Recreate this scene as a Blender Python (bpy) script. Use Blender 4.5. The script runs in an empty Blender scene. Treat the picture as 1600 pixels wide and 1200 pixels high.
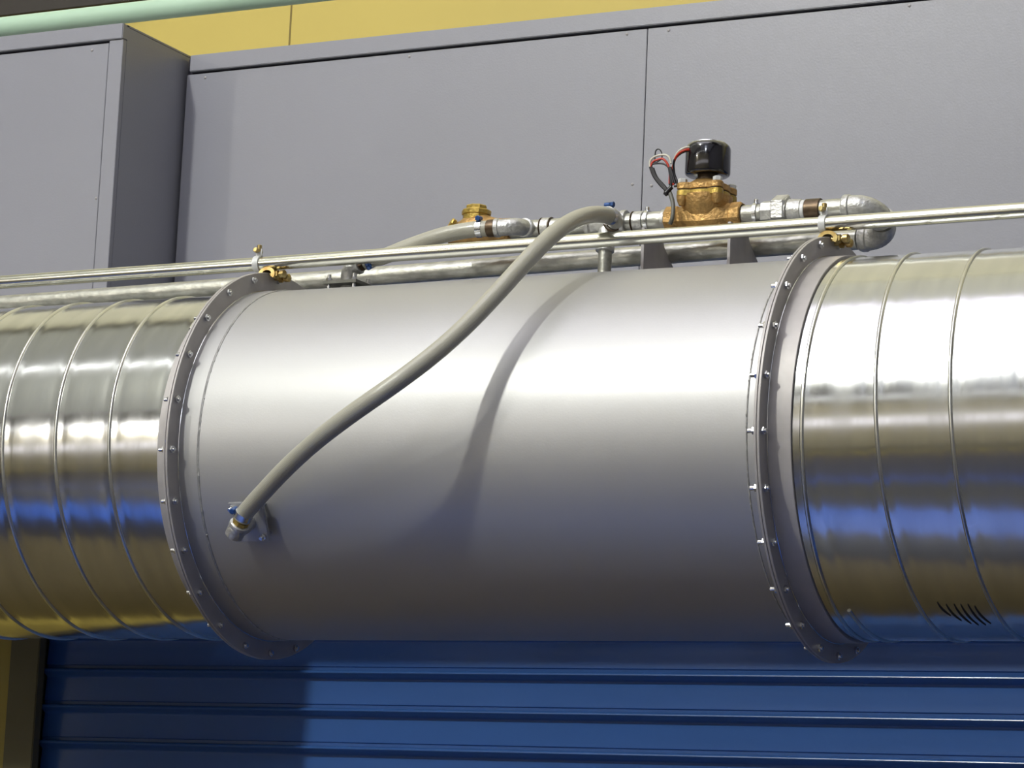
import bpy, bmesh, math, random
from math import sin, cos, pi, radians, sqrt, atan2
from mathutils import Vector, Matrix

random.seed(7)
C = bpy.context.scene.collection
H = 2.25                      # height of the duct axis above the floor

# ------------------------------------------------------------------ camera
cd = bpy.data.cameras.new('camera')
cam = bpy.data.objects.new('camera', cd)
C.objects.link(cam)
bpy.context.scene.camera = cam
cd.sensor_width = 36.0
cd.lens = 36.0 * 4464.13 / 1600.0
cd.clip_start = 0.05
cd.clip_end = 100
YAW, PIT, ROL = 0.466231, 0.168746, 0.042736
fw = Vector((-sin(YAW) * cos(PIT), cos(YAW) * cos(PIT), sin(PIT)))
r0 = Vector((cos(YAW), sin(YAW), 0)); u0 = r0.cross(fw)
rr = r0 * cos(ROL) + u0 * sin(ROL); uu = -r0 * sin(ROL) + u0 * cos(ROL)
M = Matrix((rr, uu, -fw)).transposed().to_4x4()
M.translation = Vector((2.55151, -4.18492, -0.67223 + H))
cam.matrix_world = M

# ------------------------------------------------------------------ world, lights, exposure
sc = bpy.context.scene
sc.view_settings.view_transform = 'Standard'
sc.view_settings.look = 'None'
sc.view_settings.gamma = 1.0
sc.view_settings.use_curve_mapping = False
sc.view_settings.exposure = 0.0
w = bpy.data.worlds.new('world'); sc.world = w; w.use_nodes = True
w.node_tree.nodes['Background'].inputs[0].default_value = (0.55, 0.5, 0.62, 1)
w.node_tree.nodes['Background'].inputs[1].default_value = 0.25

def lamp_light(name, loc, power, radius, col):
    l = bpy.data.lights.new(name, 'POINT'); l.energy = power; l.shadow_soft_size = radius; l.color = col
    o = bpy.data.objects.new(name, l); C.objects.link(o); o.location = loc
    return o

LAMPS = [  # position of the high-bay bulbs, power, radius
    ((-1.85, -6.0, 5.0 + H), 1230, 0.16, (1.0, 1.0, 0.91)),
    ((-9.6, -14.7, 4.95 + H), 500, 0.2, (1.0, 0.97, 0.93)),
    ((2.6, -11.0, 5.0 + H), 260, 0.2, (0.85, 0.9, 1.0)),
]
GLOW_POWER = 2.1

# ------------------------------------------------------------------ materials
def srgb(r, g, b):
    f = lambda c: (c / 255 / 12.92) if c / 255 <= 0.04045 else ((c / 255 + 0.055) / 1.055) ** 2.4
    return (f(r), f(g), f(b), 1)

def mat(name, col, metal=0.0, rough=0.5, var=0.0, vscale=8.0, stretch=(1, 1, 1), bump=0.0, bscale=60.0,
        col2=None, rvar=0.0, emit=None, estr=0.0, spec=0.5, coat=0.0, trans=0.0):
    m = bpy.data.materials.new(name); m.use_nodes = True
    nt = m.node_tree; b = nt.nodes['Principled BSDF']
    b.inputs['Base Color'].default_value = col
    b.inputs['Metallic'].default_value = metal
    b.inputs['Roughness'].default_value = rough
    b.inputs['Specular IOR Level'].default_value = spec
    b.inputs['Coat Weight'].default_value = coat
    b.inputs['Transmission Weight'].default_value = trans
    if emit:
        b.inputs['Emission Color'].default_value = emit
        b.inputs['Emission Strength'].default_value = estr
    if var > 0 or bump > 0 or rvar > 0:
        tc = nt.nodes.new('ShaderNodeTexCoord'); mp = nt.nodes.new('ShaderNodeMapping')
        mp.inputs['Scale'].default_value = stretch
        nt.links.new(tc.outputs['Object'], mp.inputs['Vector'])
    if var > 0 or rvar > 0:
        n = nt.nodes.new('ShaderNodeTexNoise'); n.inputs['Scale'].default_value = vscale; n.inputs['Detail'].default_value = 5
        nt.links.new(mp.outputs['Vector'], n.inputs['Vector'])
    if var > 0:
        mx = nt.nodes.new('ShaderNodeMix'); mx.data_type = 'RGBA'
        c2 = col2 or tuple(c * (1 - var) for c in col[:3]) + (1,)
        mx.inputs[6].default_value = col; mx.inputs[7].default_value = c2
        rp = nt.nodes.new('ShaderNodeMapRange'); rp.inputs[1].default_value = 0.35; rp.inputs[2].default_value = 0.65
        nt.links.new(n.outputs['Fac'], rp.inputs[0]); nt.links.new(rp.outputs[0], mx.inputs[0])
        nt.links.new(mx.outputs[2], b.inputs['Base Color'])
    if rvar > 0:
        rp2 = nt.nodes.new('ShaderNodeMapRange'); rp2.inputs[1].default_value = 0.3; rp2.inputs[2].default_value = 0.7
        rp2.inputs[3].default_value = rough - rvar; rp2.inputs[4].default_value = rough + rvar
        nt.links.new(n.outputs['Fac'], rp2.inputs[0]); nt.links.new(rp2.outputs[0], b.inputs['Roughness'])
    if bump > 0:
        n2 = nt.nodes.new('ShaderNodeTexNoise'); n2.inputs['Scale'].default_value = bscale; n2.inputs['Detail'].default_value = 3
        nt.links.new(mp.outputs['Vector'], n2.inputs['Vector'])
        bp = nt.nodes.new('ShaderNodeBump'); bp.inputs['Strength'].default_value = bump; bp.inputs['Distance'].default_value = 0.01
        nt.links.new(n2.outputs['Fac'], bp.inputs['Height']); nt.links.new(bp.outputs['Normal'], b.inputs['Normal'])
    return m

m_hood = mat('grey painted sheet steel', srgb(138, 139, 148), 0.0, 0.38, 0.04, 3, bump=0.03, bscale=250, spec=0.6)
m_gap_shade = mat('gap shade', srgb(30, 26, 40), 0, 0.8, 0.1, 20)  # shade inside the hood gaps, put into the body colour
m_yellow = mat('yellow wall paint', srgb(196, 176, 88), 0, 0.55, 0.05, 2)
m_clad = mat('added wall cladding', srgb(225, 220, 190), 0, 0.6, 0.06, 2)
m_spiral = mat('galvanised spiral sheet', (0.60, 0.61, 0.61, 1), 1.0, 0.17, 0.14, 5, stretch=(6, 1, 1), rvar=0.04, bump=0.008, bscale=9)
m_rib = mat('galvanised folded seam', (0.66, 0.66, 0.6, 1), 1.0, 0.3, 0.1, 30)
m_matte = mat('dull silver coated steel', (0.43, 0.43, 0.43, 1), 0.88, 0.62, 0.04, 4, bump=0.03, bscale=320)
# dull coating: a broad soft lobe under a thin sharper sheen
nt = m_matte.node_tree; pb = nt.nodes['Principled BSDF']; outn = nt.nodes['Material Output']
gl = nt.nodes.new('ShaderNodeBsdfAnisotropic'); gl.inputs['Color'].default_value = (0.6, 0.6, 0.6, 1); gl.inputs['Roughness'].default_value = 0.36
mxs = nt.nodes.new('ShaderNodeMixShader'); mxs.inputs[0].default_value = 0.2
nt.links.new(pb.outputs[0], mxs.inputs[1]); nt.links.new(gl.outputs[0], mxs.inputs[2]); nt.links.new(mxs.outputs[0], outn.inputs['Surface'])
m_flange = mat('silver coated steel angle ring', (0.43, 0.41, 0.40, 1), 0.35, 0.5, 0.1, 30)
m_zinc = mat('bright zinc', (0.72, 0.73, 0.74, 1), 1.0, 0.25, 0.1, 200)
m_weld = mat('weld bead', (0.5, 0.5, 0.48, 1), 0.6, 0.5, 0.3, 120, bump=0.3, bscale=150)
m_galv = mat('galvanised pipe', (0.62, 0.62, 0.56, 1), 0.85, 0.38, 0.4, 60, stretch=(0.5, 1, 1), bump=0.12, bscale=150, rvar=0.1)
m_cast = mat('galvanised malleable fitting', (0.6, 0.6, 0.58, 1), 0.75, 0.42, 0.25, 90, bump=0.2, bscale=200)
m_tube = mat('polished conduit', (0.7, 0.7, 0.62, 1), 1.0, 0.2, 0.08, 12)
m_brass = mat('cast brass', (0.56, 0.34, 0.12, 1), 0.6, 0.45, 0.35, 70, bump=0.25, bscale=180)
m_brassy = mat('yellow brass', (0.64, 0.45, 0.11, 1), 0.75, 0.38, 0.35, 90, bump=0.15, bscale=180)
m_bronze = mat('dark bronze', (0.11, 0.075, 0.045, 1), 0.7, 0.4, 0.3, 120)
m_passiv = mat('yellow passivated zinc', (0.62, 0.52, 0.24, 1), 0.9, 0.3, 0.6, 60, col2=(0.40, 0.26, 0.09, 1))
m_coil = mat('black coil resin', (0.006, 0.005, 0.008, 1), 0, 0.12, 0.2, 30, spec=0.7, coat=0.6)
m_hose = mat('braided clear hose', srgb(165, 160, 138), 0, 0.3, 0.08, 30, bump=0.1, bscale=400, spec=0.5, coat=0.3)
m_dark = mat('dark inside', (0.012, 0.012, 0.012, 1), 0, 0.6, 0.1, 20)
m_ptfe = mat('pale tape and strap', (0.66, 0.67, 0.66, 1), 0.2, 0.5, 0.1, 90)
m_blue = mat('blue clamp housing', (0.03, 0.09, 0.28, 1), 0.3, 0.3, 0.2, 90)
m_shut = mat('blue shutter enamel', srgb(60, 102, 170), 0.0, 0.2, 0.1, 4, stretch=(0.2, 1, 1), spec=0.65)
m_rail = mat('shutter guide steel', srgb(120, 114, 86), 0.3, 0.45, 0.1, 6)
m_wr = mat('red wire', (0.5, 0.03, 0.01, 1), 0, 0.35, 0.1, 50)
m_wb = mat('black wire', (0.008, 0.007, 0.01, 1), 0, 0.35, 0.1, 50)
m_ww = mat('white wire', (0.62, 0.6, 0.5, 1), 0, 0.4, 0.1, 50)
m_sheath = mat('grey cable sheath', (0.12, 0.12, 0.1, 1), 0, 0.45, 0.1, 50)
m_green = mat('pale green pipe paint', srgb(178, 208, 184), 0, 0.4, 0.05, 6)
m_beam = mat('dark brown steel', srgb(46, 40, 34), 0, 0.6, 0.2, 8)
m_plate = mat('mounting plate', (0.15, 0.15, 0.13, 1), 0.5, 0.5, 0.2, 50)
m_brk = mat('bracket steel', (0.40, 0.38, 0.38, 1), 0.2, 0.6, 0.12, 40)

# ------------------------------------------------------------------ helpers
ORG = {}
def V(x, y, z): return Vector((x, y, z + H))

def tag(o, label=None, cat=None, group=None, kind=None):
    if label: o['label'] = label
    if cat: o['category'] = cat
    if group: o['group'] = group
    if kind: o['kind'] = kind
    return o

def thing(name, label, cat, loc, group=None):
    o = bpy.data.objects.new(name, None); C.objects.link(o); o.location = loc
    o.empty_display_size = 0.05
    ORG[o.name] = Vector(loc)
    return tag(o, label, cat, group)

def part(name, bm, m, parent=None, smooth=True, label=None, sharp=40):
    org = ORG[parent.name] if parent else Vector((0, 0, 0))
    bmesh.ops.remove_doubles(bm, verts=bm.verts, dist=1e-6)
    bmesh.ops.recalc_face_normals(bm, faces=bm.faces)
    bmesh.ops.translate(bm, verts=bm.verts, vec=-org)
    if smooth:
        for f in bm.faces: f.smooth = True
        for e in bm.edges:
            if len(e.link_faces) == 2 and e.calc_face_angle(0) > radians(sharp): e.smooth = False
    me = bpy.data.meshes.new(name); bm.to_mesh(me); bm.free()
    me.materials.append(m)
    o = bpy.data.objects.new(name, me); C.objects.link(o)
    if parent: o.parent = parent
    ORG[o.name] = org
    if label: o['label'] = label
    return o

def box(bm, x0, x1, y0, y1, z0, z1, bev=0.0):
    g = bmesh.ops.create_cube(bm, size=1.0)
    bmesh.ops.scale(bm, verts=g['verts'], vec=(x1 - x0, y1 - y0, z1 - z0))
    bmesh.ops.translate(bm, verts=g['verts'], vec=((x0 + x1) / 2, (y0 + y1) / 2, (z0 + z1) / 2 + H))
    if bev > 0:
        es = {e for v in g['verts'] for e in v.link_edges}
        bmesh.ops.bevel(bm, geom=list(es), offset=bev, segments=2, affect='EDGES', clamp_overlap=True)
    return bm

def frames(pts):
    n = len(pts); T = []
    for i in range(n):
        a = pts[max(i - 1, 0)]; b = pts[min(i + 1, n - 1)]
        T.append((b - a).normalized())
    ref = Vector((0, 0, 1)) if abs(T[0].z) < 0.9 else Vector((0, 1, 0))
    N = [(ref - T[0] * ref.dot(T[0])).normalized()]
    for i in range(1, n):
        v = N[-1] - T[i] * N[-1].dot(T[i])
        N.append(v.normalized())
    return T, N

def tube(bm, pts, r, seg=20, cap=True, closed=False):
    """sweep along world points; r is a number or a list of radii"""
    T, N = frames(pts); n = len(pts)
    rs = r if isinstance(r, (list, tuple)) else [r] * n
    rings = []
    for i in range(n):
        B = T[i].cross(N[i])
        rings.append([bm.verts.new(pts[i] + (N[i] * cos(2 * pi * k / seg) + B * sin(2 * pi * k / seg)) * rs[i]) for k in range(seg)])
    for i in range(n - 1 if not closed else n):
        a = rings[i]; b = rings[(i + 1) % n]
        for k in range(seg):
            bm.faces.new((a[k], a[(k + 1) % seg], b[(k + 1) % seg], b[k]))
    if cap and not closed:
        bm.faces.new(rings[0][::-1]); bm.faces.new(rings[-1])
    return bm

def spline(pts, n=8):
    P = [Vector(p) for p in pts]; out = []
    P = [P[0] * 2 - P[1]] + P + [P[-1] * 2 - P[-2]]
    for i in range(1, len(P) - 2):
        for k in range(n):
            t = k / n; p0, p1, p2, p3 = P[i - 1:i + 3]
            out.append(0.5 * ((2 * p1) + (p2 - p0) * t + (2 * p0 - 5 * p1 + 4 * p2 - p3) * t * t + (3 * p1 - p0 - 3 * p2 + p3) * t ** 3))
    out.append(P[-2]); return out

def lathe(bm, o, axis, prof, seg=32, up=None):
    """prof: list of (distance along axis, radius) from point o along axis"""
    a = Vector(axis).normalized()
    ref = Vector(up) if up else (Vector((0, 0, 1)) if abs(a.z) < 0.9 else Vector((0, 1, 0)))
    n = (ref - a * ref.dot(a)).normalized(); b = a.cross(n)
    rings = []
    for t, r in prof:
        if r < 1e-6: rings.append([bm.verts.new(o + a * t)])
        else: rings.append([bm.verts.new(o + a * t + (n * cos(2 * pi * k / seg) + b * sin(2 * pi * k / seg)) * r) for k in range(seg)])
    for i in range(len(rings) - 1):
        p, q = rings[i], rings[i + 1]
        for k in range(seg):
            k2 = (k + 1) % seg
            if len(p) == 1 and len(q) == 1: continue
            if len(p) == 1: bm.faces.new((p[0], q[k2], q[k]))
            elif len(q) == 1: bm.faces.new((p[k], p[k2], q[0]))
            else: bm.faces.new((p[k], p[k2], q[k2], q[k]))
    for R_ in (rings[0], rings[-1]):
        if len(R_) > 1:
            try: bm.faces.new(R_)
            except ValueError: pass
    return bm

def cyl(bm, o, axis, t0, t1, r, seg=32, ch=0.0008, up=None):
    return lathe(bm, o, axis, [(t0, r - ch), (t0 + ch, r), (t1 - ch, r), (t1, r - ch)], seg, up)

def annulus(bm, x0, x1, r0, r1, seg=192, bev=0.0006):
    prof = [(x0, r0), (x0, r1 - bev), (x0 + bev, r1), (x1 - bev, r1), (x1, r1 - bev), (x1, r0)]
    rings = [[bm.verts.new(V(x, r * cos(2 * pi * k / seg), r * sin(2 * pi * k / seg))) for k in range(seg)] for x, r in prof]
    for i in range(len(prof)):
        p, q = rings[i], rings[(i + 1) % len(prof)]
        for k in range(seg): bm.faces.new((p[k], p[(k + 1) % seg], q[(k + 1) % seg], q[k]))
    return bm

def B(): return bmesh.new()
X = (1, 0, 0); Y = (0, 1, 0); Z = (0, 0, 1)

def onduct(x, a, r):          # a in degrees: 0 faces the viewer, 90 is the top
    return V(x, -r * cos(radians(a)), r * sin(radians(a)))

# ================================================================== THE HALL
def struct(name, bm, m): return tag(part(name, bm, m, None, False), kind='structure')
YW = 1.5
bm = B(); box(bm, -14, 9, -16, YW, -H - 0.2, -H)
m_floor = mat('factory floor', srgb(120, 108, 72), 0, 0.45, 0.12, 2)
nt = m_floor.node_tree; b = nt.nodes['Principled BSDF']
# floor bands invented for the ducts to mirror: tan, blue, then dark blue
tc = nt.nodes.new('ShaderNodeTexCoord'); sp = nt.nodes.new('ShaderNodeSeparateXYZ'); nt.links.new(tc.outputs['Object'], sp.inputs[0])
mr = nt.nodes.new('ShaderNodeMapRange'); mr.inputs[1].default_value = -16; mr.inputs[2].default_value = 4
sk = nt.nodes.new('ShaderNodeMath'); sk.operation = 'MULTIPLY_ADD'; sk.inputs[1].default_value = -0.45   # the invented bands run slightly askew
nt.links.new(sp.outputs[0], sk.inputs[0]); nt.links.new(sp.outputs[1], sk.inputs[2]); nt.links.new(sk.outputs[0], mr.inputs[0])
cr = nt.nodes.new('ShaderNodeValToRGB'); nt.links.new(mr.outputs[0], cr.inputs[0]); cr.color_ramp.interpolation = 'CONSTANT'
def pos(y): return (y + 16) / 20
bands = [(-16, srgb(40, 42, 56)), (-10.6, srgb(190, 168, 60)), (-9.7, srgb(20, 24, 48)), (-4.6, srgb(28, 56, 124)), (-4.1, srgb(44, 42, 32)), (-3.0, srgb(18, 20, 42)),
         (-2.5, srgb(30, 90, 196)), (-1.65, srgb(14, 16, 34)), (-0.9, srgb(96, 84, 54))]
el = cr.color_ramp.elements
el[0].position = 0; el[0].color = bands[0][1]; el[1].position = pos(bands[1][0]); el[1].color = bands[1][1]
for y, c in bands[2:]:
    e = el.new(pos(y)); e.color = c
nt.links.new(cr.outputs[0], b.inputs['Base Color'])
struct('floor', bm, m_floor)
struct('ceiling', box(B(), -14, 9, -16, YW, 5.35, 5.5), mat('ceiling sheet', srgb(120, 116, 110), 0, 0.6, 0.1, 1))
struct('wall_back', box(B(), -14, 9, YW, YW + 0.2, -H, 5.5), m_yellow)
struct('wall_front', box(B(), -14, 9, -16.2, -16, -H, 5.5), mat('far wall paint', srgb(200, 190, 160), 0, 0.6, 0.1, 1))
struct('wall_left', box(B(), -14.2, -14, -16.2, YW + 0.2, -H, 5.5), mat('left wall paint', srgb(140, 138, 130), 0, 0.6, 0.1, 1))
struct('wall_right', box(B(), 9, 9.2, -16.2, YW + 0.2, -H, 5.5), mat('side wall paint', srgb(140, 140, 150), 0, 0.6, 0.1, 1))
m_glow = mat('added roof glow sheet', srgb(235, 238, 245), 0, 0.5, emit=(1.0, 0.95, 1.06, 1), estr=GLOW_POWER, var=0.05)  # invented glowing roof panel, the bright patch mirrored in the right duct
struct('added_glow_1', box(B(), -2.6, 2.2, -4.2, -0.6, 5.30, 5.35), m_glow)
m_glow2 = mat('added dim glow sheet', srgb(200, 200, 190), 0, 0.5, emit=(0.98, 1.0, 0.92, 1), estr=0.26, var=0.05)  # added dim glow overhead that brightens the left duct's reflection
struct('added_glow_3', box(B(), -13.5, -2.7, -9.5, 0.9, 5.30, 5.35), m_glow2)
m_glow4 = mat('added glow sheet by the wall', srgb(220, 218, 200), 0, 0.5, emit=(1.0, 0.99, 0.88, 1), estr=0.5, var=0.05)  # added glow near the wall, fills a dark stripe in the duct reflection
struct('added_glow_4', box(B(), -2.6, 8.0, -0.55, 1.45, 5.30, 5.35), m_glow4)
m_glow5 = mat('added far glow sheet', srgb(200, 202, 215), 0, 0.5, emit=(0.86, 0.9, 1.05, 1), estr=0.22, var=0.05)  # added far glow that lightens the middle of the right duct's reflection
struct('added_glow_5', box(B(), -2.6, 8.0, -12.5, -4.3, 5.30, 5.35), m_glow5)
m_strip = mat('added light bar diffuser', srgb(240, 240, 240), 0, 0.5, emit=(1.0, 1.0, 0.97, 1), estr=9, var=0.02)  # unseen glowing bars, invented for the lines mirrored in the ducts
for yy, zz, xs, lb in ((-2.55, 5.22, (-11, -8.6, -6.2, -3.8, -1.4, 1.0), 'near'), (-13.0, 4.9, (-13, -10.5, -8, -5.5, -3, -0.5), 'far')):
    for x, nm in zip(xs, ('leftmost', 'second from the left', 'third from the left', 'fourth from the left', 'fifth from the left', 'rightmost')):
        t = thing('added_light_bar', 'white added light bar, %s of the %s row under the hall roof' % (nm, lb), 'added light bar', V(x, yy, zz), 'added light bars in the %s row' % lb)
        part('diffuser', box(B(), x, x + 2.38, yy - 0.06, yy + 0.06, zz - 0.03, zz), m_strip, t, False)
        part('bar_tray', box(B(), x, x + 2.38, yy - 0.12, yy + 0.12, zz, 5.30 if lb == 'near' else 5.35), m_hood, t, False)
m_wall_glow = mat('added wall glow', srgb(225, 228, 240), 0, 0.4, emit=(1.0, 0.93, 0.95, 1), estr=1.2, var=0.05)  # glowing band added on the far wall for the ducts to mirror
struct('added_glow_2', box(B(), -13, 8, -16.0, -15.95, 1.3, 2.5), m_wall_glow)

# ceiling lamps: housing and bulb of each high-bay lamp
for i, (loc, pw, rad, col) in enumerate(LAMPS):
    t = thing('high_bay_lamp', ['bell shaped ceiling lamp nearest the ducts, hung from the hall roof',
                                'bell shaped ceiling lamp far to the left of the hall roof',
                                'bell shaped ceiling lamp far to the right of the hall roof'][i], 'ceiling lamp', loc, 'high bay lamps under the hall roof')
    L = Vector(loc); bm = B()
    lathe(bm, L + Vector((0, 0, 0.0)), Z, [(0.0, 0.26), (0.06, 0.25), (0.18, 0.16), (0.24, 0.08), (0.24, 0.075), (0.175, 0.15), (0.055, 0.24)], 32)
    bm.faces.ensure_lookup_table()
    part('lamp_housing', bm, m_zinc, t)
    part('suspension_rod', cyl(B(), L, Z, 0.24, 0.36, 0.012, 12), m_zinc, t)
    lo = lamp_light('bulb_light', (loc[0], loc[1], loc[2] - rad - 0.02), pw, rad, col)

# ================================================================== SHUTTER
YS = 1.38
def slat_curtain(x0, x1, ztop, zbot, pitch, phase):
    prof = [(0.000, -0.0150), (0.0012, 0.000), (0.003, 0.0040), (0.005, 0.0055), (0.007, 0.0057), (0.0088, 0.0042), (0.0105, 0.0005), (0.014, -0.0090), (0.018, -0.0158),
            (0.0205, -0.0170), (0.023, -0.0170), (0.038, -0.0155), (0.054, -0.0140), (0.067, -0.0128), (0.0702, -0.0123), (0.0714, -0.0122), (0.0724, -0.0128), (0.0733, -0.0147), (0.0785, -0.0150)]
    s = pitch / 0.0795
    pts = []; z = phase
    while z + pitch < ztop: z += pitch
    while z > zbot:
        for dz, d in prof: pts.append((YS - d * s, z - dz * s))
        z -= pitch
    bm = B(); n = 24
    cols = [[bm.verts.new(V(x0 + (x1 - x0) * i / n, y, zz)) for y, zz in pts] for i in range(n + 1)]
    for i in range(n):
        for k in range(len(pts) - 1):
            bm.faces.new((cols[i][k], cols[i + 1][k], cols[i + 1][k + 1], cols[i][k + 1]))
    # back skin gives the curtain its thickness
    g = bmesh.ops.extrude_face_region(bm, geom=list(bm.faces))
    vs = [v for v in g['geom'] if isinstance(v, bmesh.types.BMVert)]
    bmesh.ops.translate(bm, verts=vs, vec=(0, 0.004, 0))
    return bm
sh = thing('roller_shutter', 'blue slatted steel roller shutter below and behind the ducts', 'roller shutter', (1.5, 1.38, 0))
part('curtain', slat_curtain(-1.455, 4.4, -0.002, -H + 0.02, 0.0843, -0.2445), m_shut, sh, True, sharp=35)
bm = B(); box(bm, -1.524, -1.441, 1.34, YS - 0.012, -H, -0.002, 0.002); box(bm, -1.524, -1.47, YS - 0.012, YW, -H, -0.002)
part('guide_rail', bm, m_rail, sh, label='olive grey guide rail at the left end')
bm = B(); box(bm, 4.385, 4.46, 1.34, YS - 0.012, -H, -0.002, 0.002); box(bm, 4.43, 4.46, YS - 0.012, YW, -H, -0.002)
part('guide_rail', bm, m_rail, sh)
struct('trim_2', box(B(), -14, 9, YW - 0.03, YW, 1.75, 5.35), m_clad)  # unseen sheeting added to tone down the yellow mirrored in the ducts
struct('trim_3', box(B(), -0.9505, -0.9460, YW - 0.001, YW, 1.07, 1.75), mat('wall sheet joint', srgb(120, 104, 50), 0, 0.7, 0.05, 9))
# yellow pier of the wall between the two shutters
struct('trim_1', box(B(), -1.9, -1.526, 1.36, YW, -H, -0.002), m_yellow)

# ================================================================== HOODS
def screw_head(bm, x, y, z, r=0.0032):
    lathe(bm, V(x, y, z), (0, -1, 0), [(-0.001, r), (0.0006, r), (0.0016, r * 0.6), (0.0017, 0.0)], 12)

# main hood (front face at Y = .9)
hd = thing('shutter_hood', 'long grey sheet steel shutter hood running behind the duct to the right edge', 'shutter hood', (0, 0.9, H + 0.105))
Y1 = 0.9
part('hood_box', box(B(), -0.838, 4.6, Y1 + 0.008, YW, 0.11, 1.055), m_gap_shade, hd, False, label='body coloured as the shade in the gaps')
bm = B(); box(bm, -0.8275, 4.6, Y1 - 0.005, Y1 + 0.02, 1.0220, 1.0590, 0.0015); box(bm, -0.8275, 4.6, Y1 + 0.01, YW, 1.0550, 1.0590)
part('top_trim', bm, m_hood, hd, False)
for x0, x1 in ((-0.836, 0.2640), (0.2658, 1.50), (1.5018, 3.0), (3.0018, 4.6)):
    part('front_panel', box(B(), x0, x1, Y1, Y1 + 0.012, 0.105, 1.0165, 0.0008), m_hood, hd, False)
for x, z in ((-0.7885, 1.0065), (-0.2818, 1.0080), (0.2196, 1.0095), (0.3115, 1.0085), (0.8176, 1.0095), (1.34, 1.009),
             (0.2434, 0.6947), (0.2855, 0.6891), (0.2434, 0.35), (0.2855, 0.35)):
    bm = B(); screw_head(bm, x, Y1, z); part('screw', bm, m_brk, hd)

# left hood, standing further forward (front face at Y = .663)
Y2 = 0.663
h2 = thing('shutter_hood', 'shorter grey shutter hood at the left edge, standing further forward', 'shutter hood', (-1.5, Y2, H + 0.03))
part('hood_box', box(B(), -4.0, -0.852, Y2 + 0.008, YW, 0.005, 1.061), m_gap_shade, h2, False, label='body coloured as the shade in the gaps')
bm = B(); box(bm, -4.0, -0.8445, Y2 - 0.005, Y2 + 0.02, 1.0320, 1.0660, 0.0015); box(bm, -4.0, -0.8445, Y2 + 0.01, YW, 1.0620, 1.0660)
part('top_trim', bm, m_hood, h2, False)
part('front_panel', box(B(), -4.0, -0.8812, Y2, Y2 + 0.012, 0.0, 1.0262, 0.0008), m_hood, h2, False)
part('corner_strip', box(B(), -0.8796, -0.8445, Y2 - 0.001, Y2 + 0.012, 0.0, 1.0312, 0.0008), m_hood, h2, False)
part('side_panel', box(B(), -0.852, -0.8446, Y2 + 0.0125, YW, 0.0, 1.0615, 0.0008), m_hood, h2, False)
for x, z in ((-0.9236, 1.014), (-0.8874, 0.6873), (-0.8874, 0.35)):
    bm = B(); screw_head(bm, x, Y2, z); part('screw', bm, m_brk, h2)

# ================================================================== overhead pipe and beam at top left
tg = thing('green_pipe', 'pale green painted pipe above the left shutter hood', 'pipe', V(-1, 0.98, 1.203))
part('pipe_wall', tube(B(), [V(x, 0.98, 1.2035) for x in (-6, -1.0, 0.5, 8.9)], 0.0232, 40), m_green, tg)
for x in (-2.6, 2.0):
    bm = B(); box(bm, x, x + 0.02, 0.97, 0.99, 1.067 if x < 0 else 1.0595, 1.182)
    part('pipe_support', bm, m_zinc, tg)
bm = B(); box(bm, -9, -1.36, 1.455, 1.463, 1.407, 1.60, 0.001); box(bm, -9, -1.36, 1.463, YW, 1.407, 1.415); box(bm, -9, -1.36, 1.463, YW, 1.592, 1.60)
tb = part('steel_beam', bm, m_beam, None, False); tag(tb, 'dark brown steel beam across the top left corner above the green pipe', 'beam')

# ================================================================== DUCTS
R = 0.30
LX, RX = -0.012, 1.016       # the two joints between sections (plane where the rings meet)

def spiral_wall(x0, x1, r, pitch, X0):
    bm = B(); seg = 256; nv = int((x1 - x0) / 0.0045); rows = []
    for i in range(nv + 1):
        x = x0 + (x1 - x0) * i / nv; row = []
        for k in range(seg):
            a = 360.0 * k / seg
            ph = ((x - X0 + pitch * a / 360.0) / pitch) % 1.0
            d = min(ph, 1 - ph) * pitch
            rad = r - 0.00030 * math.exp(-((d - 0.013) / 0.005) ** 2) + 0.00004 * cos(2 * pi * 3 * ph)
            row.append(bm.verts.new(onduct(x, a, rad)))
        rows.append(row)
    for i in range(nv):
        for k in range(seg):
            bm.faces.new((rows[i][k], rows[i][(k + 1) % seg], rows[i + 1][(k + 1) % seg], rows[i + 1][k]))
    for row in (rows[0], rows[-1]):      # turned-in ends
        inner = []
        for v in row:
            c = Vector((v.co.x, 0, H)); inner.append(bm.verts.new(c + (v.co - c) * 0.98))
        for k in range(seg): bm.faces.new((row[k], row[(k + 1) % seg], inner[(k + 1) % seg], inner[k]))
    return bm

def helix_rib(x0, x1, r, pitch, X0):
    """folded lock seam: flattened bead wound along the duct"""
    pts = []; n0 = int((x0 - X0) / pitch * 120) - 240; n1 = int((x1 - X0) / pitch * 120) + 240
    for i in range(n0, n1):
        a = -i * 3.0; x = X0 + i / 120.0 * pitch
        if x0 + 0.003 < x < x1 - 0.003: pts.append((x, a))
    bm = B(); sec = [(-0.0036, -0.0012), (-0.0026, 0.0018), (-0.0008, 0.0030), (0.0008, 0.0030), (0.0026, 0.0018), (0.0036, -0.0012)]
    rows = [[bm.verts.new(onduct(x + dx, a, r + dr)) for dx, dr in sec] for x, a in pts]
    for i in range(len(rows) - 1):
        for k in range(len(sec)):
            k2 = (k + 1) % len(sec)
            bm.faces.new((rows[i][k], rows[i][k2], rows[i + 1][k2], rows[i + 1][k]))
    bm.faces.new(rows[0]); bm.faces.new(rows[-1])
    return bm

RS = 0.2985
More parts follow.
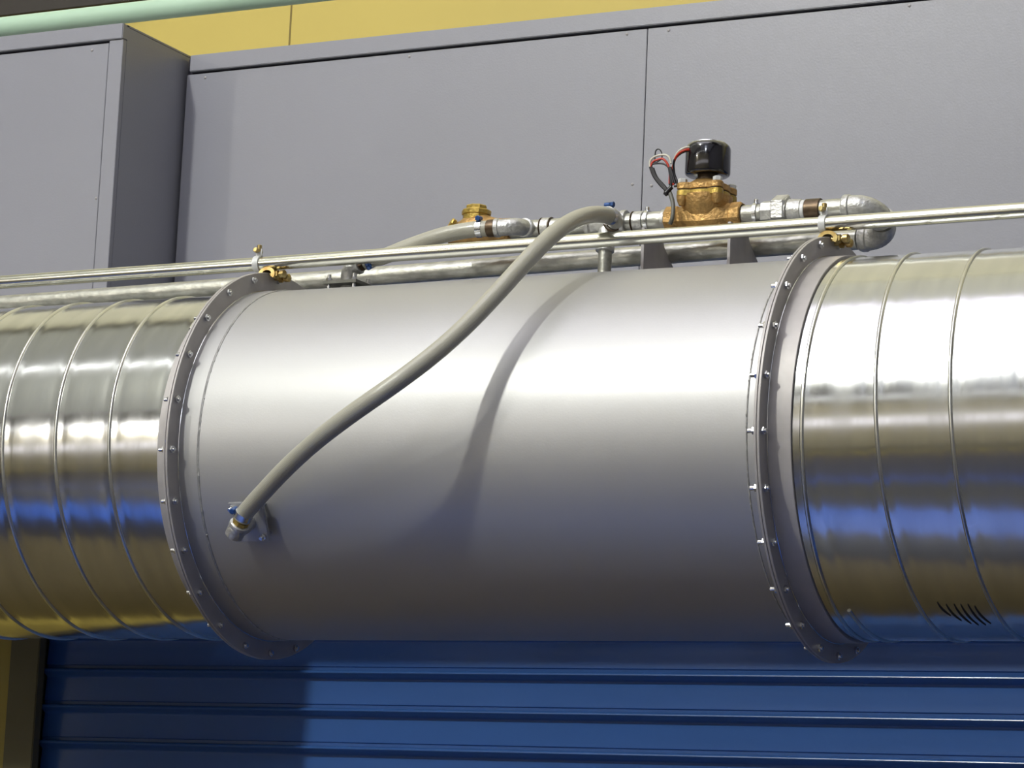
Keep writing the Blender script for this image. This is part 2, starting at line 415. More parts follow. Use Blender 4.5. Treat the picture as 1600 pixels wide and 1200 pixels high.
# --- left spiral duct
dl = thing('spiral_duct', 'shiny spiral seamed galvanised duct at the left edge of the photo', 'duct', V(-0.6, 0, 0))
part('duct_wall', spiral_wall(-2.2, -0.045, RS, 0.108, -0.146), m_spiral, dl)
part('lock_seam', helix_rib(-2.2, -0.047, RS, 0.108, -0.146), m_rib, dl)
bm = B(); annulus(bm, LX - 0.036, LX - 0.0005, 0.2965, 0.3022)
part('collar', bm, m_flange, dl)
part('flange', annulus(B(), LX - 0.0045, LX - 0.0004, 0.3022, 0.3335), m_flange, dl)
# --- right spiral duct
dr = thing('spiral_duct', 'shiny spiral seamed galvanised duct at the right edge of the photo', 'duct', V(1.6, 0, 0))
part('duct_wall', spiral_wall(RX + 0.043, 4.0, RS, 0.1125, 1.1875), m_spiral, dr)
part('lock_seam', helix_rib(RX + 0.075, 4.0, RS, 0.1125, 1.1875), m_rib, dr)
part('bead', annulus(B(), 1.0705, 1.0765, RS - 0.001, RS + 0.0028, bev=0.0018), m_rib, dr)
bm = B(); annulus(bm, RX + 0.0005, RX + 0.042, 0.2965, 0.3025)
part('collar', bm, m_flange, dr)
part('flange', annulus(B(), RX + 0.0004, RX + 0.0045, 0.3025, 0.3335), m_flange, dr)
for (x, a0, a1) in [(1.238, -59, -66), (1.250, -60, -69), (1.262, -60, -71), (1.272, -60, -72), (1.283, -60, -72), (1.292, -61, -71)]:  # short dark curved marks low on the duct wall
    pts = [onduct(x + 0.010 * t * t, a0 + (a1 - a0) * t, RS + 0.0004) for t in [i / 10 for i in range(11)]]
    part('dark_mark', tube(B(), pts, [0.0003 + 0.0012 * sin(pi * (0.12 + 0.76 * i / 10)) for i in range(11)], 8), m_dark, dr)

# --- middle plain section
dm = thing('duct_section', 'plain dull silver duct section between the two bolted flanges', 'duct', V(0.5, 0, 0))
def plain_wall(x0, x1, r, seg=256):
    bm = B(); rows = []
    n = 24
    for i in range(n + 1):
        x = x0 + (x1 - x0) * i / n
        rows.append([bm.verts.new(onduct(x, 360 * k / seg, r)) for k in range(seg)])
    rows.append([bm.verts.new(onduct(x1, 360 * k / seg, r - 0.004)) for k in range(seg)])
    rows.insert(0, [bm.verts.new(onduct(x0, 360 * k / seg, r - 0.004)) for k in range(seg)])
    for i in range(len(rows) - 1):
        for k in range(seg): bm.faces.new((rows[i][k], rows[i][(k + 1) % seg], rows[i + 1][(k + 1) % seg], rows[i + 1][k]))
    return bm
part('duct_wall', plain_wall(LX + 0.001, RX - 0.001, R), m_matte, dm, sharp=60)
for x0, x1 in ((LX + 0.0045, 0.029), (0.989, RX - 0.0045)):
    part('collar', annulus(B(), x0, x1, 0.2998, 0.3012), m_matte, dm)
for x0, x1 in ((LX + 0.0004, LX + 0.0045), (RX - 0.0045, RX - 0.0004)):
    part('flange', annulus(B(), x0, x1, 0.3003, 0.3335), m_flange, dm)
def weld(x):
    bm = B(); pts = []; rs = []
    for k in range(720):
        pts.append(onduct(x + random.uniform(-0.0002, 0.0002), k / 2.0, 0.3003)); rs.append(0.0011 + (0.0012 if random.random() < 0.06 else random.uniform(0, 0.0004)))
    return tube(bm, pts, rs, 6, closed=True)
for x in (0.0305, 0.9875): part('weld_seam', weld(x), m_weld, dm)
def fillet(x, r):
    return tube(B(), [onduct(x, k, r) for k in range(0, 360, 2)], 0.0012, 8, closed=True)
part('root_weld', fillet(LX + 0.0052, 0.3016), m_zinc, dm)
part('root_weld', fillet(RX + 0.0052, 0.3030), m_zinc, dr)
# 24 bolts through each joint: hex head on the right face, nut and thread end on the left
def bolt_mesh():
    bm = B(); o = Vector((0, 0, 0))
    lathe(bm, o, X, [(0.0045, 0.0050), (0.0048, 0.0055), (0.0088, 0.0055), (0.0092, 0.0049)], 6)
    lathe(bm, o, X, [(-0.018, 0.0026), (-0.0175, 0.0030), (0.0045, 0.0030)], 12)
    lathe(bm, o, X, [(-0.0102, 0.0049), (-0.0098, 0.0055), (-0.0050, 0.0055), (-0.0046, 0.0050)], 6)
    lathe(bm, o, X, [(0.0088, 0.0030), (0.0118, 0.0030), (0.0122, 0.0026)], 12)
    bmesh.ops.recalc_face_normals(bm, faces=bm.faces)
    for f in bm.faces: f.smooth = False
    me = bpy.data.meshes.new('bolt'); bm.to_mesh(me); bm.free(); me.materials.append(m_zinc); return me
bme = bolt_mesh()
for jx in (LX, RX):
    for k in range(24):
        a = 3.6 + 15 * k - 0.0
        o = bpy.data.objects.new('bolt', bme); C.objects.link(o); o.parent = dm
        o.location = onduct(jx, 90 - a, 0.3225) - ORG[dm.name]
        o.rotation_euler = (radians(random.uniform(0, 60)), 0, 0); o.scale = (1.0, 1.15, 1.15)

# ================================================================== RAIL (conduit) AND ITS CLAMPS
RY, RZ = -0.045, lambda x: 0.345 + (x + 0.6) * 0.0047
cr_ = thing('steel_conduit', 'slim polished steel conduit running left to right above the ducts', 'conduit', V(0.4, RY, RZ(0.4)))
part('conduit_tube', tube(B(), [V(x, RY, RZ(x)) for x in (-2.2, -1, 0, 1, 2, 4.0)], 0.0122, 40), m_tube, cr_)

def clamp(x, fx, label, flip=1):
    t = thing('conduit_clamp', label, 'clamp', onduct(x, 90, 0.333) + Vector((0, RY, 0)), 'conduit clamps on top of the flanges')
    zr = RZ(x); c = V(x, RY, zr)
    # strap round the conduit
    bm = B(); annp = []
    lathe(bm, c, X, [(-0.0055, 0.0123), (-0.0055, 0.0146), (0.0055, 0.0146), (0.0055, 0.0123)], 36)
    box(bm, x - 0.0055, x + 0.0055, RY - 0.0016, RY + 0.0016, zr + 0.013, zr + 0.027)
    part('strap', bm, m_ptfe, t)
    bm = B(); lathe(bm, V(x - 0.002, RY - 0.012, zr + 0.0235), Y, [(0, 0.0035), (0.001, 0.0048), (0.006, 0.0048), (0.007, 0.0035)], 6)
    cyl(bm, V(x - 0.002, RY, zr + 0.0235), Y, -0.006, 0.012, 0.0028, 12); cyl(bm, V(x, RY, zr + 0.024), Z, -0.002, 0.010, 0.0042, 12)
    part('screw', bm, m_passiv, t)
    # C shaped beam clamp biting over the flange rim
    bm = B(); ztop = zr - 0.0135; n = 14
    xc = fx + 0.001; zc = 0.3265
    out = []; inn = []
    for i in range(n + 1):
        a = radians(-35 + 250 * i / n)
        out.append((xc + 0.0165 * cos(a), zc + 0.0125 * sin(a))); inn.append((xc + 0.0095 * cos(a), zc + 0.0070 * sin(a)))
    ring = out + inn[::-1]
    f0 = [bm.verts.new(V(px_, RY - 0.013, pz_)) for px_, pz_ in ring]; f1 = [bm.verts.new(V(px_, RY + 0.013, pz_)) for px_, pz_ in ring]
    m2 = len(ring)
    for i in range(m2): bm.faces.new((f0[i], f0[(i + 1) % m2], f1[(i + 1) % m2], f1[i]))
    for i in range(n):
        j = m2 - 1 - i
        bm.faces.new((f0[i], f0[i + 1], f0[j - 1], f0[j])); bm.faces.new((f1[i], f1[i + 1], f1[j - 1], f1[j]))
    part('jaw', bm, m_passiv, t)
    # set screws with nuts, pointing to the right
    for dy, dz in ((-0.004, 0.0), (0.012, -0.004)):
        bm = B(); o = V(fx + 0.012, RY + dy, zc + dz)
        lathe(bm, o, X, [(0.0, 0.0060), (0.001, 0.0075), (0.008, 0.0075), (0.009, 0.0060)], 6)
        lathe(bm, o, X, [(-0.008, 0.0035), (0.016, 0.0035), (0.017, 0.0025)], 14)
        lathe(bm, o, X, [(0.0115, 0.0055), (0.0125, 0.0070), (0.020, 0.0072), (0.0225, 0.0045), (0.023, 0)], 14)
        part('set_screw', bm, m_passiv, t)
    bm = B(); lathe(bm, V(x, RY, 0), Z, [(zc + 0.010, 0.0045), (ztop + 0.001, 0.0045)], 14)
    part('stud', bm, m_passiv, t)
    return t
clamp(-0.034, LX + 0.002, 'gold zinc conduit clamp gripping the top of the left flange')
clamp(1.006, RX, 'gold zinc conduit clamp gripping the top of the right flange')

# ================================================================== PIPEWORK
UY, UZ = 0.06, 0.4035        # upper run
lz = lambda x: 0.345 + (x + 0.7) * 0.0126
LY = 0.13
pr = thing('galvanised_pipework', 'mottled galvanised pipe run doubling back in a U behind the conduit', 'pipework', V(0.6, LY, 0.35))
part('lower_pipe', tube(B(), [V(x, LY, lz(x)) for x in [-2.2 + 0.1 * i for i in range(33)]], 0.0168, 40), m_galv, pr)
def uc(x): return V(x, UY, UZ)
def upper(x0, x1, r, m=m_galv, name='upper_pipe', seg=36, ch=0.0008):
    return part(name, cyl(B(), V(0, UY, UZ), X, x0, x1, r, seg, ch), m, pr)
upper(0.402, 0.690, 0.0155); upper(0.818, 0.862, 0.0155); upper(0.930, 1.004, 0.0155)
# elbows of the U turn
E0 = V(1.004, UY, UZ); E1 = V(1.030, LY, lz(1.03))
def bend(bm, pts, r, rc, n=10):
    """elbow body with beaded collars at both ends"""
    P = spline(pts, n); tube(bm, P, r, 32)
    for a, b_ in ((P[0], P[1]), (P[-1], P[-2])):
        d = (b_ - a).normalized(); lathe(bm, a, d, [(-0.001, rc - 0.001), (0.0, rc), (0.008, rc), (0.010, r)], 32)
    return bm
mid = V(1.088, (UY + LY) / 2, (UZ + lz(1.05)) / 2)
d_ul = (E1 - E0); d_ul.x = 0; d_ul.normalize()
def arc(p, s):                 # quarter bends of the U, s = +1 from the upper pipe down, -1 from the lower pipe up
    out = []; rad = 0.036
    for i in range(11):
        t = i / 10 * pi / 2
        out.append(p + Vector((0.014 + rad * sin(t), 0, 0)) + d_ul * s * rad * (1 - cos(t)))
    return [p] + out
bm = B(); P = arc(E0, 1); tube(bm, P, [0.0195] + [0.0195] * 11, 32)
lathe(bm, E0, X, [(-0.003, 0.0205), (-0.001, 0.0215), (0.007, 0.0215), (0.009, 0.0195)], 32)
lathe(bm, P[-1], -d_ul, [(-0.003, 0.0195), (-0.001, 0.0215), (0.006, 0.0215), (0.008, 0.0195)], 32)
part('elbow', bm, m_cast, pr)
E1b = Vector((1.018 , E1.y, E1.z))
bm = B(); P = arc(Vector((E0.x, E1.y, E1.z)), -1); tube(bm, P, 0.0195, 32)
lathe(bm, Vector((E0.x, E1.y, E1.z)), X, [(0.002, 0.0205), (0.004, 0.0215), (0.012, 0.0215), (0.014, 0.0195)], 32)
part('elbow', bm, m_cast, pr)
# thread tape collar, fittings and rings along the upper run
for x0, x1 in ((0.999, 1.003), (0.9285, 0.9365), (0.9995, 1.003)): upper(x0, x1, 0.0178, m_ptfe, 'thread_tape')
upper(0.9365, 0.962, 0.0185, m_bronze, 'coupling')
for x0, x1 in ((0.632, 0.6495), (0.683, 0.691), (0.819, 0.826), (0.462, 0.477)): upper(x0, x1, 0.0178, m_cast, 'coupling')
for x in (0.630, 0.4605, 0.4785): upper(x - 0.001, x + 0.001, 0.0185, m_bronze, 'joint_ring')
# hexagonal union
bm = B(); o = V(0, UY, UZ)
lathe(bm, o, X, [(0.860, 0.0180), (0.862, 0.0200), (0.884, 0.0200), (0.885, 0.019)], 8)
lathe(bm, o, X, [(0.882, 0.0265), (0.884, 0.0290), (0.903, 0.0290), (0.906, 0.0265)], 6)
lathe(bm, o, X, [(0.903, 0.0240), (0.9065, 0.0240), (0.908, 0.0205), (0.929, 0.0190), (0.930, 0.018)], 32)
part('union', bm, m_cast, pr, sharp=25, label='hexagonal pipe union')
# tee with a branch dropping to the duct
bm = B(); lathe(bm, o, X, [(0.545, 0.0205), (0.547, 0.0215), (0.553, 0.0215), (0.556, 0.0185), (0.607, 0.0185), (0.610, 0.0215), (0.616, 0.0215), (0.618, 0.0205)], 32)
lathe(bm, V(0.582, UY, UZ), (0, -0.15, -1), [(0, 0.016), (0.040, 0.0145), (0.042, 0.0158), (0.049, 0.0158), (0.050, 0.014)], 28)
part('tee', bm, m_cast, pr)
part('drain_nipple', cyl(B(), V(0.582, UY - 0.006, 0), Z, sqrt(0.3 ** 2 - 0.05 ** 2) - 0.004, 0.357, 0.0115, 24), m_galv, pr)
# straps that tie the upper run to the brackets
for x in (0.656, 0.850):
    bm = B(); lathe(bm, o, X, [(x - 0.003, 0.0163), (x - 0.003, 0.0185), (x + 0.003, 0.0185), (x + 0.003, 0.0163)], 32)
    cyl(bm, V(x, UY - 0.004, UZ), Z, 0.017, 0.0235, 0.0035, 12)
    part('pipe_strap', bm, m_zinc, pr)

# side outlets that take the two hoses: elbow bodies in front of the upper run
bm = B(); P = spline([V(0.437, UY - 0.010, UZ - 0.002), V(0.4365, 0.040, 0.4015), V(0.430, 0.022, 0.400), V(0.415, 0.013, 0.398), V(0.397, 0.010, 0.397)], 8)
tube(bm, P, 0.0145, 28)
lathe(bm, P[-1], (P[-2] - P[-1]), [(-0.002, 0.0145), (0, 0.0162), (0.006, 0.0162), (0.008, 0.014)], 28)
lathe(bm, P[0], (P[1] - P[0]), [(0.004, 0.0145), (0.006, 0.0165), (0.013, 0.0165), (0.015, 0.014)], 28)
part('hose_elbow', bm, m_cast, pr)
bm = B(); P = spline([V(0.598, UY - 0.01, UZ), V(0.600, 0.042, 0.402), V(0.606, 0.030, 0.400), V(0.612, 0.020, 0.398)], 8)
tube(bm, P, 0.0145, 28); lathe(bm, P[0], (P[1] - P[0]), [(0.004, 0.0145), (0.006, 0.0165), (0.011, 0.0165), (0.013, 0.014)], 28)
part('hose_elbow', bm, m_bronze, pr)

# ---- check valve
cv = thing('check_valve', 'small round brass check valve behind the left hose end', 'valve', V(0.335, UY, UZ))
bm = B(); lathe(bm, o, X, [(0.286, 0.0200), (0.288, 0.0215), (0.302, 0.0215), (0.306, 0.0225), (0.320, 0.0300), (0.338, 0.0325), (0.354, 0.0300), (0.372, 0.0235), (0.386, 0.0215), (0.400, 0.0215), (0.402, 0.020)], 36)
part('body', bm, m_brass, cv)
bm = B(); lathe(bm, V(0.333, UY, 0), Z, [(0.412, 0.0235), (0.434, 0.0235), (0.435, 0.0255), (0.4415, 0.0258), (0.443, 0.0245)], 10)
part('bonnet', bm, m_brassy, cv, sharp=25)
bm = B(); lathe(bm, V(0.333, UY, 0), Z, [(0.442, 0.0185), (0.450, 0.0185), (0.4515, 0.017), (0.4515, 0.0)], 8)
part('cap', bm, m_brassy, cv, sharp=25)
bm = B(); lathe(bm, V(0.300, UY - 0.016, 0.418), (-0.5, -0.6, 0.4), [(0, 0.008), (0.006, 0.008), (0.008, 0.006), (0.008, 0)], 6)
part('side_plug', bm, m_brassy, cv)

# ---- solenoid valve
sv = thing('solenoid_valve', 'brass solenoid valve with a black coil on top', 'valve', V(0.7615, UY, UZ))
cx = 0.7605
bm = B()
lathe(bm, o, X, [(0.690, 0.0200), (0.692, 0.0220), (0.712, 0.0220), (0.715, 0.020), (0.722, 0.0215), (0.738, 0.0290), (0.760, 0.0325), (0.784, 0.0290), (0.799, 0.0215), (0.806, 0.020), (0.808, 0.0220), (0.824, 0.0220), (0.826, 0.0200)], 8, up=(0, 0.38, 0.92))
# bowl under the bonnet
lathe(bm, V(cx, UY, 0), Z, [(0.396, 0.022), (0.404, 0.032), (0.418, 0.040), (0.434, 0.043), (0.437, 0.043)], 40)
# webs running to the four bolt bosses
for sx in (-1, 1):
    for sy in (-1, 1):
        lathe(bm, V(cx + sx * 0.031, UY + sy * 0.031, 0), Z, [(0.418, 0.005), (0.426, 0.0085), (0.4345, 0.0098), (0.4345, 0.0)], 16)
part('body', bm, m_brass, sv, sharp=30)
def lobed(zs, off=0.0):
    """square flange with a boss at each corner; zs = [(z, shrink)]"""
    bm = B(); n = 96; rings = []
    for z, sh_ in zs:
        ring = []
        for k in range(n):
            a = 2 * pi * k / n
            base = 0.0385
            lobe = 0.0145 * max(0, cos(4 * (a - pi / 4)) ) ** 1.3
            r = base + lobe - sh_
            ring.append(bm.verts.new(V(cx + r * cos(a), UY + r * sin(a), z)))
        rings.append(ring)
    for i in range(len(rings) - 1):
        for k in range(n): bm.faces.new((rings[i][k], rings[i][(k + 1) % n], rings[i + 1][(k + 1) % n], rings[i + 1][k]))
    bm.faces.new(rings[0]); bm.faces.new(rings[-1])
    return bm
part('body_flange', lobed([(0.4325, 0.003), (0.434, 0.0), (0.4425, 0.0), (0.4435, 0.0012)]), m_brassy, sv, sharp=30)
part('gasket', lobed([(0.4433, 0.002), (0.4452, 0.002)]), m_dark, sv)
part('bonnet', lobed([(0.4450, 0.0012), (0.446, 0.0), (0.4545, 0.0), (0.4560, 0.002)]), m_brass, sv, sharp=30)
bm = B(); lathe(bm, V(cx, UY, 0), Z, [(0.4555, 0.034), (0.459, 0.031), (0.4635, 0.024), (0.4655, 0.018)], 40); part('dome', bm, m_brass, sv)
for sx in (-1, 1):
    for sy in (-1, 1):
        bm = B(); lathe(bm, V(cx + sx * 0.031, UY + sy * 0.031, 0), Z, [(0.4558, 0.0072), (0.4565, 0.0078), (0.4625, 0.0078), (0.4635, 0.0062)], 6)
        part('bonnet_bolt', bm, m_ptfe, sv, False)
bm = B(); lathe(bm, V(cx, UY, 0), Z, [(0.464, 0.0195), (0.468, 0.0195), (0.469, 0.0165), (0.474, 0.0165)], 24); part('neck', bm, m_bronze, sv)
bm = B(); lathe(bm, V(cx, UY, 0), Z, [(0.4735, 0.020), (0.4735, 0.0345), (0.4750, 0.0368), (0.478, 0.0378), (0.517, 0.0378), (0.5215, 0.0368), (0.5255, 0.0338), (0.527, 0.030), (0.527, 0.0)], 64)
part('coil', bm, m_coil, sv, label='glossy black coil')
bm = B(); lathe(bm, V(cx, UY, 0), Z, [(0.5272, 0.030), (0.5285, 0.0295), (0.5285, 0.0)], 48); part('cover_plate', bm, m_zinc, sv)
# wires leaving the coil, looping and tied to the cable below
wy = 0.035
def W(x, z, y=wy): return V(x, y, z)
def wire(pts, m, r=0.0016, name='wire'):
    return part(name, tube(B(), spline(pts, 8), r, 10), m, sv)
EX = V(0.7375, 0.0315, 0.5125)
wire([EX + Vector((0.004, 0, 0.0035)), W(0.735, 0.5160, 0.027), W(0.725, 0.5115, 0.025), W(0.716, 0.5035, 0.028), W(0.709, 0.491), W(0.706, 0.476), W(0.708, 0.462)], m_ww, 0.0019)
wire([EX + Vector((0.004, 0, 0.0)), W(0.735, 0.5115, 0.026), W(0.725, 0.5075, 0.025), W(0.716, 0.5000, 0.028), W(0.7085, 0.487), W(0.707, 0.472), W(0.711, 0.456)], m_wr, 0.0019)
wire([EX + Vector((0.004, 0.001, -0.003)), W(0.735, 0.5100, 0.028), W(0.722, 0.505, 0.028), W(0.712, 0.494, 0.03), W(0.7115, 0.475), W(0.7165, 0.462), W(0.717, 0.4545), W(0.712, 0.4535)], m_wb, 0.0019)
# loop on the left (positions measured off the coil, all near the plane Y = .035)
def wp(a, b_, y=wy): return W(0.6652 + (a - 1016) * 0.00116, 0.4919 - (b_ - 260) * 0.00108 - (a - 1016) * 0.0001, y)
wire([wp(1047, 300), wp(1036, 288), wp(1025, 275), wp(1018, 262), wp(1018, 252), wp(1024, 246), wp(1033, 243), wp(1042, 243), wp(1048, 248), wp(1050, 256)], m_ww, 0.0019)
wire([wp(1045, 300), wp(1033, 288), wp(1023, 275), wp(1019, 263), wp(1022, 254), wp(1030, 250), wp(1037, 249), wp(1043, 254), wp(1047, 262), wp(1049, 272), wp(1049, 288)], m_wr, 0.0019)
wire([wp(1047, 303), wp(1038, 290), wp(1028, 278), wp(1021, 266), wp(1021, 258), wp(1030, 256), wp(1039, 257), wp(1046, 262), wp(1049, 270), wp(1049, 290)], m_wb, 0.0015)
wire([wp(1025, 256), wp(1025, 244), wp(1026, 236), wp(1030, 233.5), wp(1034, 237), wp(1036, 244), wp(1034, 250), wp(1025, 256)], m_wb, 0.0011)
for k in range(3):          # taped bundles on both sides of the loop
    wire([wp(1018 + 2.2 * k, 262 + k), wp(1024 + 2.2 * k, 276 + k), wp(1033 + 2.2 * k, 288), wp(1042 + 1.6 * k, 297), wp(1047, 303)], m_wb, 0.0024)
    wire([wp(1048 + k, 262), wp(1050 + 2.0 * k, 275), wp(1051 + 3.4 * k, 287), ], m_wb, 0.0026)
wire([wp(1052, 284), wp(1051, 294), wp(1048, 302)], m_wb, 0.0024)
part('insulating_tape', tube(B(), spline([W(0.7085, 0.4525, 0.033), W(0.703, 0.446, 0.032), W(0.697, 0.4385, 0.031)], 6), [0.004] * 6 + [0.0048] * 5 + [0.0036] * 2, 12), m_wb, sv)
wire([W(0.703, 0.446, 0.035), W(0.708, 0.437, 0.032), W(0.713, 0.426, 0.028), W(0.7165, 0.412, 0.024), W(0.716, 0.396, 0.022), W(0.711, 0.388, 0.026)], m_sheath, 0.0036, 'cable')

# ---- brackets carrying the pipes
def bracket(x, label):
    t = thing('pipe_bracket', label, 'bracket', V(x, 0.08, 0.30), 'pipe brackets on top of the plain duct')
    poly = [(0.014, sqrt(0.3 ** 2 - 0.014 ** 2) - 0.0015)] + [(y, sqrt(0.3 ** 2 - y * y) - 0.0015) for y in (0.05, 0.08, 0.11, 0.1405)] + [(0.1405, 0.338), (0.098, 0.366), (0.088, UZ - 0.0215), (0.014, UZ - 0.0215)]
    bm = B(); a = [bm.verts.new(V(x, y, z)) for y, z in poly]; b_ = [bm.verts.new(V(x - 0.005, y, z)) for y, z in poly]
    n = len(poly)
    for i in range(n): bm.faces.new((a[i], a[(i + 1) % n], b_[(i + 1) % n], b_[i]))
    bm.faces.new(a); bm.faces.new(b_)
    part('web_plate', bm, m_brk, t, False)
    bm = B(); box(bm, x - 0.005, x + 0.026, 0.045, 0.088, UZ - 0.0245, UZ - 0.0205)
    part('top_leg', bm, m_brk, t, False)
    return t
bracket(0.6705, 'grey steel pipe bracket below the black wires and cable')
bracket(0.8235, 'grey steel pipe bracket to the right of the brass valve')

# ================================================================== SPRAY PORTS
def port(xc, a, label, kind):
    """square plate on stand-off studs with an elbow; a = angle round the duct in degrees"""
    t = thing('spray_port', label, 'pipe fitting', onduct(xc, a, 0.30), 'hose inlet ports on the plain duct')
    n = Vector((0, -cos(radians(a)), sin(radians(a)))); tt = Vector((0, sin(radians(a)), cos(radians(a))))
    c = onduct(xc, a, 0.0)
    def L(x, s, r): return c + Vector((x, 0, 0)) + tt * s + n * r
    bm = B(); hs = 0.033; hb = 0.3085 if kind == 'top' else 0.313
    lo = [bm.verts.new(L(sx * hs, sy * hs, hb)) for sx, sy in ((-1, -1), (1, -1), (1, 1), (-1, 1))]
    hi = [bm.verts.new(L(sx * hs, sy * hs, hb + 0.0055)) for sx, sy in ((-1, -1), (1, -1), (1, 1), (-1, 1))]
    bm.faces.new(lo); bm.faces.new(hi)
    for i in range(4): bm.faces.new((lo[i], lo[(i + 1) % 4], hi[(i + 1) % 4], hi[i]))
    if kind != 'top': bmesh.ops.bevel(bm, geom=list(bm.edges), offset=0.0012, segments=2, affect='EDGES')
    part('mounting_plate', bm, m_plate if kind == 'top' else m_matte, t, False)
    for sx in (-1, 1):
        for sy in (-1, 1):
            bm = B(); p = L(sx * 0.0245, sy * 0.0245, 0)
            lathe(bm, p, n, [(0.2900, 0.0034), (hb + 0.0170, 0.0034), (hb + 0.0176, 0.0028)], 12)
            lathe(bm, p, n, [(hb + 0.0055, 0.0050), (hb + 0.006, 0.0056), (hb + 0.0105, 0.0056), (hb + 0.0108, 0.005)], 6)
            part('stud', bm, m_zinc, t, True)
    part('pipe_stub', cyl(B(), L(0, 0, 0), n, 0.290, 0.330, 0.0135, 28), m_cast, t)
    if kind == 'top':
        P = spline([L(0, 0, 0.318), L(0, 0, 0.330), L(0.003, 0, 0.3385), L(0.010, 0, 0.3435), L(0.019, 0, 0.3465)], 6)
        d = (P[-1] - P[-2]).normalized()
    else:
        dd = (Vector((1, 0, 0)) * 0.62 + tt * 0.78).normalized()
        q = L(-0.002, -0.001, 0.352)
        P = spline([L(0, 0, 0.326), L(0, 0, 0.340), q, q + dd * 0.008 , q + dd * 0.016], 6)
        d = dd
    bm = B()
    if kind == 'top':
        tube(bm, P, 0.0140, 28)
    else:
        tube(bm, [L(0, 0, 0.318), L(0, 0, 0.330), L(0, 0, 0.345), L(-0.001, -0.001, 0.355), L(-0.003, -0.003, 0.3625)], [0.0125, 0.0145, 0.0150, 0.0142, 0.0120], 28)
        tube(bm, [q - dd * 0.016, q - dd * 0.013, q, q + dd * 0.012], [0.011, 0.0150, 0.0155, 0.0150], 28)
    e = P[-1] if kind == 'top' else q + dd * 0.010
    lathe(bm, e, d, [(-0.006, 0.014), (-0.005, 0.0165), (0.001, 0.0165), (0.002, 0.0150)], 28)
    part('elbow', bm, m_cast, t)
    bm = B(); lathe(bm, e, d, [(0.001, 0.0120), (0.003, 0.0138), (0.009, 0.0138), (0.010, 0.011), (0.022, 0.0105)], 6 if kind == 'top' else 8)
    part('nipple', bm, m_bronze if kind == 'top' else m_brassy, t, sharp=25, label='brass nipple')
    return t, e, d
tp, e1, d1 = port(0.122, 90, 'hose inlet port standing on top of the duct', 'top')
bp_, e2, d2 = port(0.1265, -25.5, 'hose inlet port low on the front of the duct', 'front')

# ================================================================== HOSES
def hose_mesh(pts, r, n=24):
    P = spline(pts, n); return tube(B(), P, r, 28), P
# braided look: fine diagonal threads
def braid(m):
    nt = m.node_tree; b = nt.nodes['Principled BSDF']
    tc = nt.nodes.new('ShaderNodeTexCoord')
    w1 = nt.nodes.new('ShaderNodeTexWave'); w1.inputs['Scale'].default_value = 260; w1.bands_direction = 'DIAGONAL'
    nt.links.new(tc.outputs['Object'], w1.inputs['Vector'])
    mx = nt.nodes.new('ShaderNodeMix'); mx.data_type = 'RGBA'; mx.inputs[6].default_value = srgb(178, 176, 162); mx.inputs[7].default_value = srgb(158, 156, 142)
    nt.links.new(w1.outputs['Fac'], mx.inputs[0]); nt.links.new(mx.outputs[2], b.inputs['Base Color'])
    b.inputs['Subsurface Weight'].default_value = 0.15; b.inputs['Subsurface Radius'].default_value = (0.01, 0.01, 0.008)
braid(m_hose)
def hose_clamp(t, c, d, up, r=0.0145):
    d = d.normalized(); up = (up - d * up.dot(d)).normalized(); s = d.cross(up)
    bm = B(); lathe(bm, c, d, [(-0.005, r), (-0.005, r + 0.0010), (0.005, r + 0.0010), (0.005, r)], 32)
    cl = part('hose_clamp', bm, m_zinc, t)
    bm = B(); p = c + up * (r + 0.0038)
    lathe(bm, p, s, [(-0.008, 0.0030), (-0.007, 0.0042), (0.002, 0.0042), (0.003, 0.0032)], 10)
    lathe(bm, p, s, [(0.003, 0.0045), (0.004, 0.0052), (0.009, 0.0052), (0.010, 0.0040)], 6)
    sc_ = part('screw', bm, m_blue, None, label='blue screw head')
    sc_.data.transform(Matrix.Translation(-ORG[t.name])); sc_.parent = cl
    return cl
h1 = thing('braided_hose', 'long braided hose hanging across the front of the duct', 'hose', V(0.4, -0.4, 0.1))
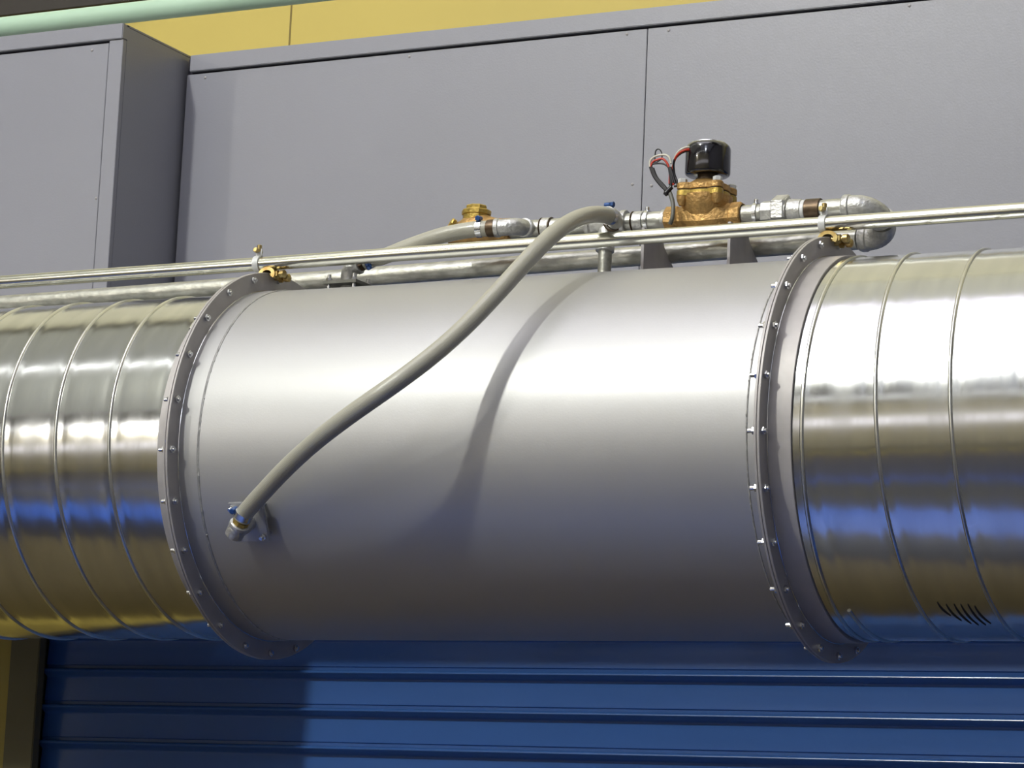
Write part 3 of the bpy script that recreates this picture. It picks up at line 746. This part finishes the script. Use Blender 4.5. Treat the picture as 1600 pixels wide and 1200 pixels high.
s0 = e2 + d2 * 0.011
hp = [s0, s0 + d2 * 0.018] + [V(*p) for p in [(0.2103, -0.368, -0.0902), (0.2638, -0.400, -0.0625), (0.3242, -0.428, -0.0302), (0.3900, -0.448, 0.0000), (0.4419, -0.4545, 0.0262),
      (0.4775, -0.440, 0.0555), (0.503, -0.411, 0.088), (0.526, -0.382, 0.120), (0.550, -0.351, 0.162), (0.571, -0.315, 0.208), (0.592, -0.273, 0.263),
      (0.609, -0.235, 0.308), (0.6145, -0.200, 0.335), (0.6135, -0.140, 0.366), (0.617, -0.090, 0.386), (0.622, -0.050, 0.3955), (0.6235, -0.015, 0.3965), (0.616, 0.016, 0.397)]]
for _ in range(2):
    hp = hp[:2] + [(hp[i - 1] + hp[i] * 2 + hp[i + 1]) / 4 for i in range(2, len(hp) - 2)] + hp[-2:]
bm, P = hose_mesh(hp, 0.0142, 10); part('hose_tube', bm, m_hose, h1)
hose_clamp(h1, P[6], P[7] - P[5], Vector((-0.8, -0.35, 0.5)), 0.0144)
hose_clamp(h1, P[-14], P[-13] - P[-15], Vector((0, 0, 1)), 0.0144)
h2_ = thing('braided_hose', 'short braided hose rising behind the conduit to the left pipe elbow', 'hose', V(0.25, 0, 0.37))
s1 = e1 + d1 * 0.011
bm, P = hose_mesh([s1, s1 + d1 * 0.018, V(0.1893, 0.0, 0.3578), V(0.2384, 0.0, 0.3727), V(0.2873, 0.0, 0.3854), V(0.3228, 0.002, 0.3920), V(0.3572, 0.006, 0.3962), V(0.383, 0.0095, 0.397)], 0.0138, 10)
part('hose_tube', bm, m_hose, h2_)
hose_clamp(h2_, P[6], P[7] - P[5], Vector((0, -0.6, -0.5)), 0.0140)
hose_clamp(h2_, P[-7], P[-6] - P[-8], Vector((0, -0.2, 1)), 0.0140)
bm = B(); lathe(bm, V(0.381, 0.0095, 0.397), X, [(0, 0.011), (0.003, 0.0150), (0.013, 0.0152), (0.018, 0.0145)], 28)
part('hose_nipple', bm, m_bronze, pr)
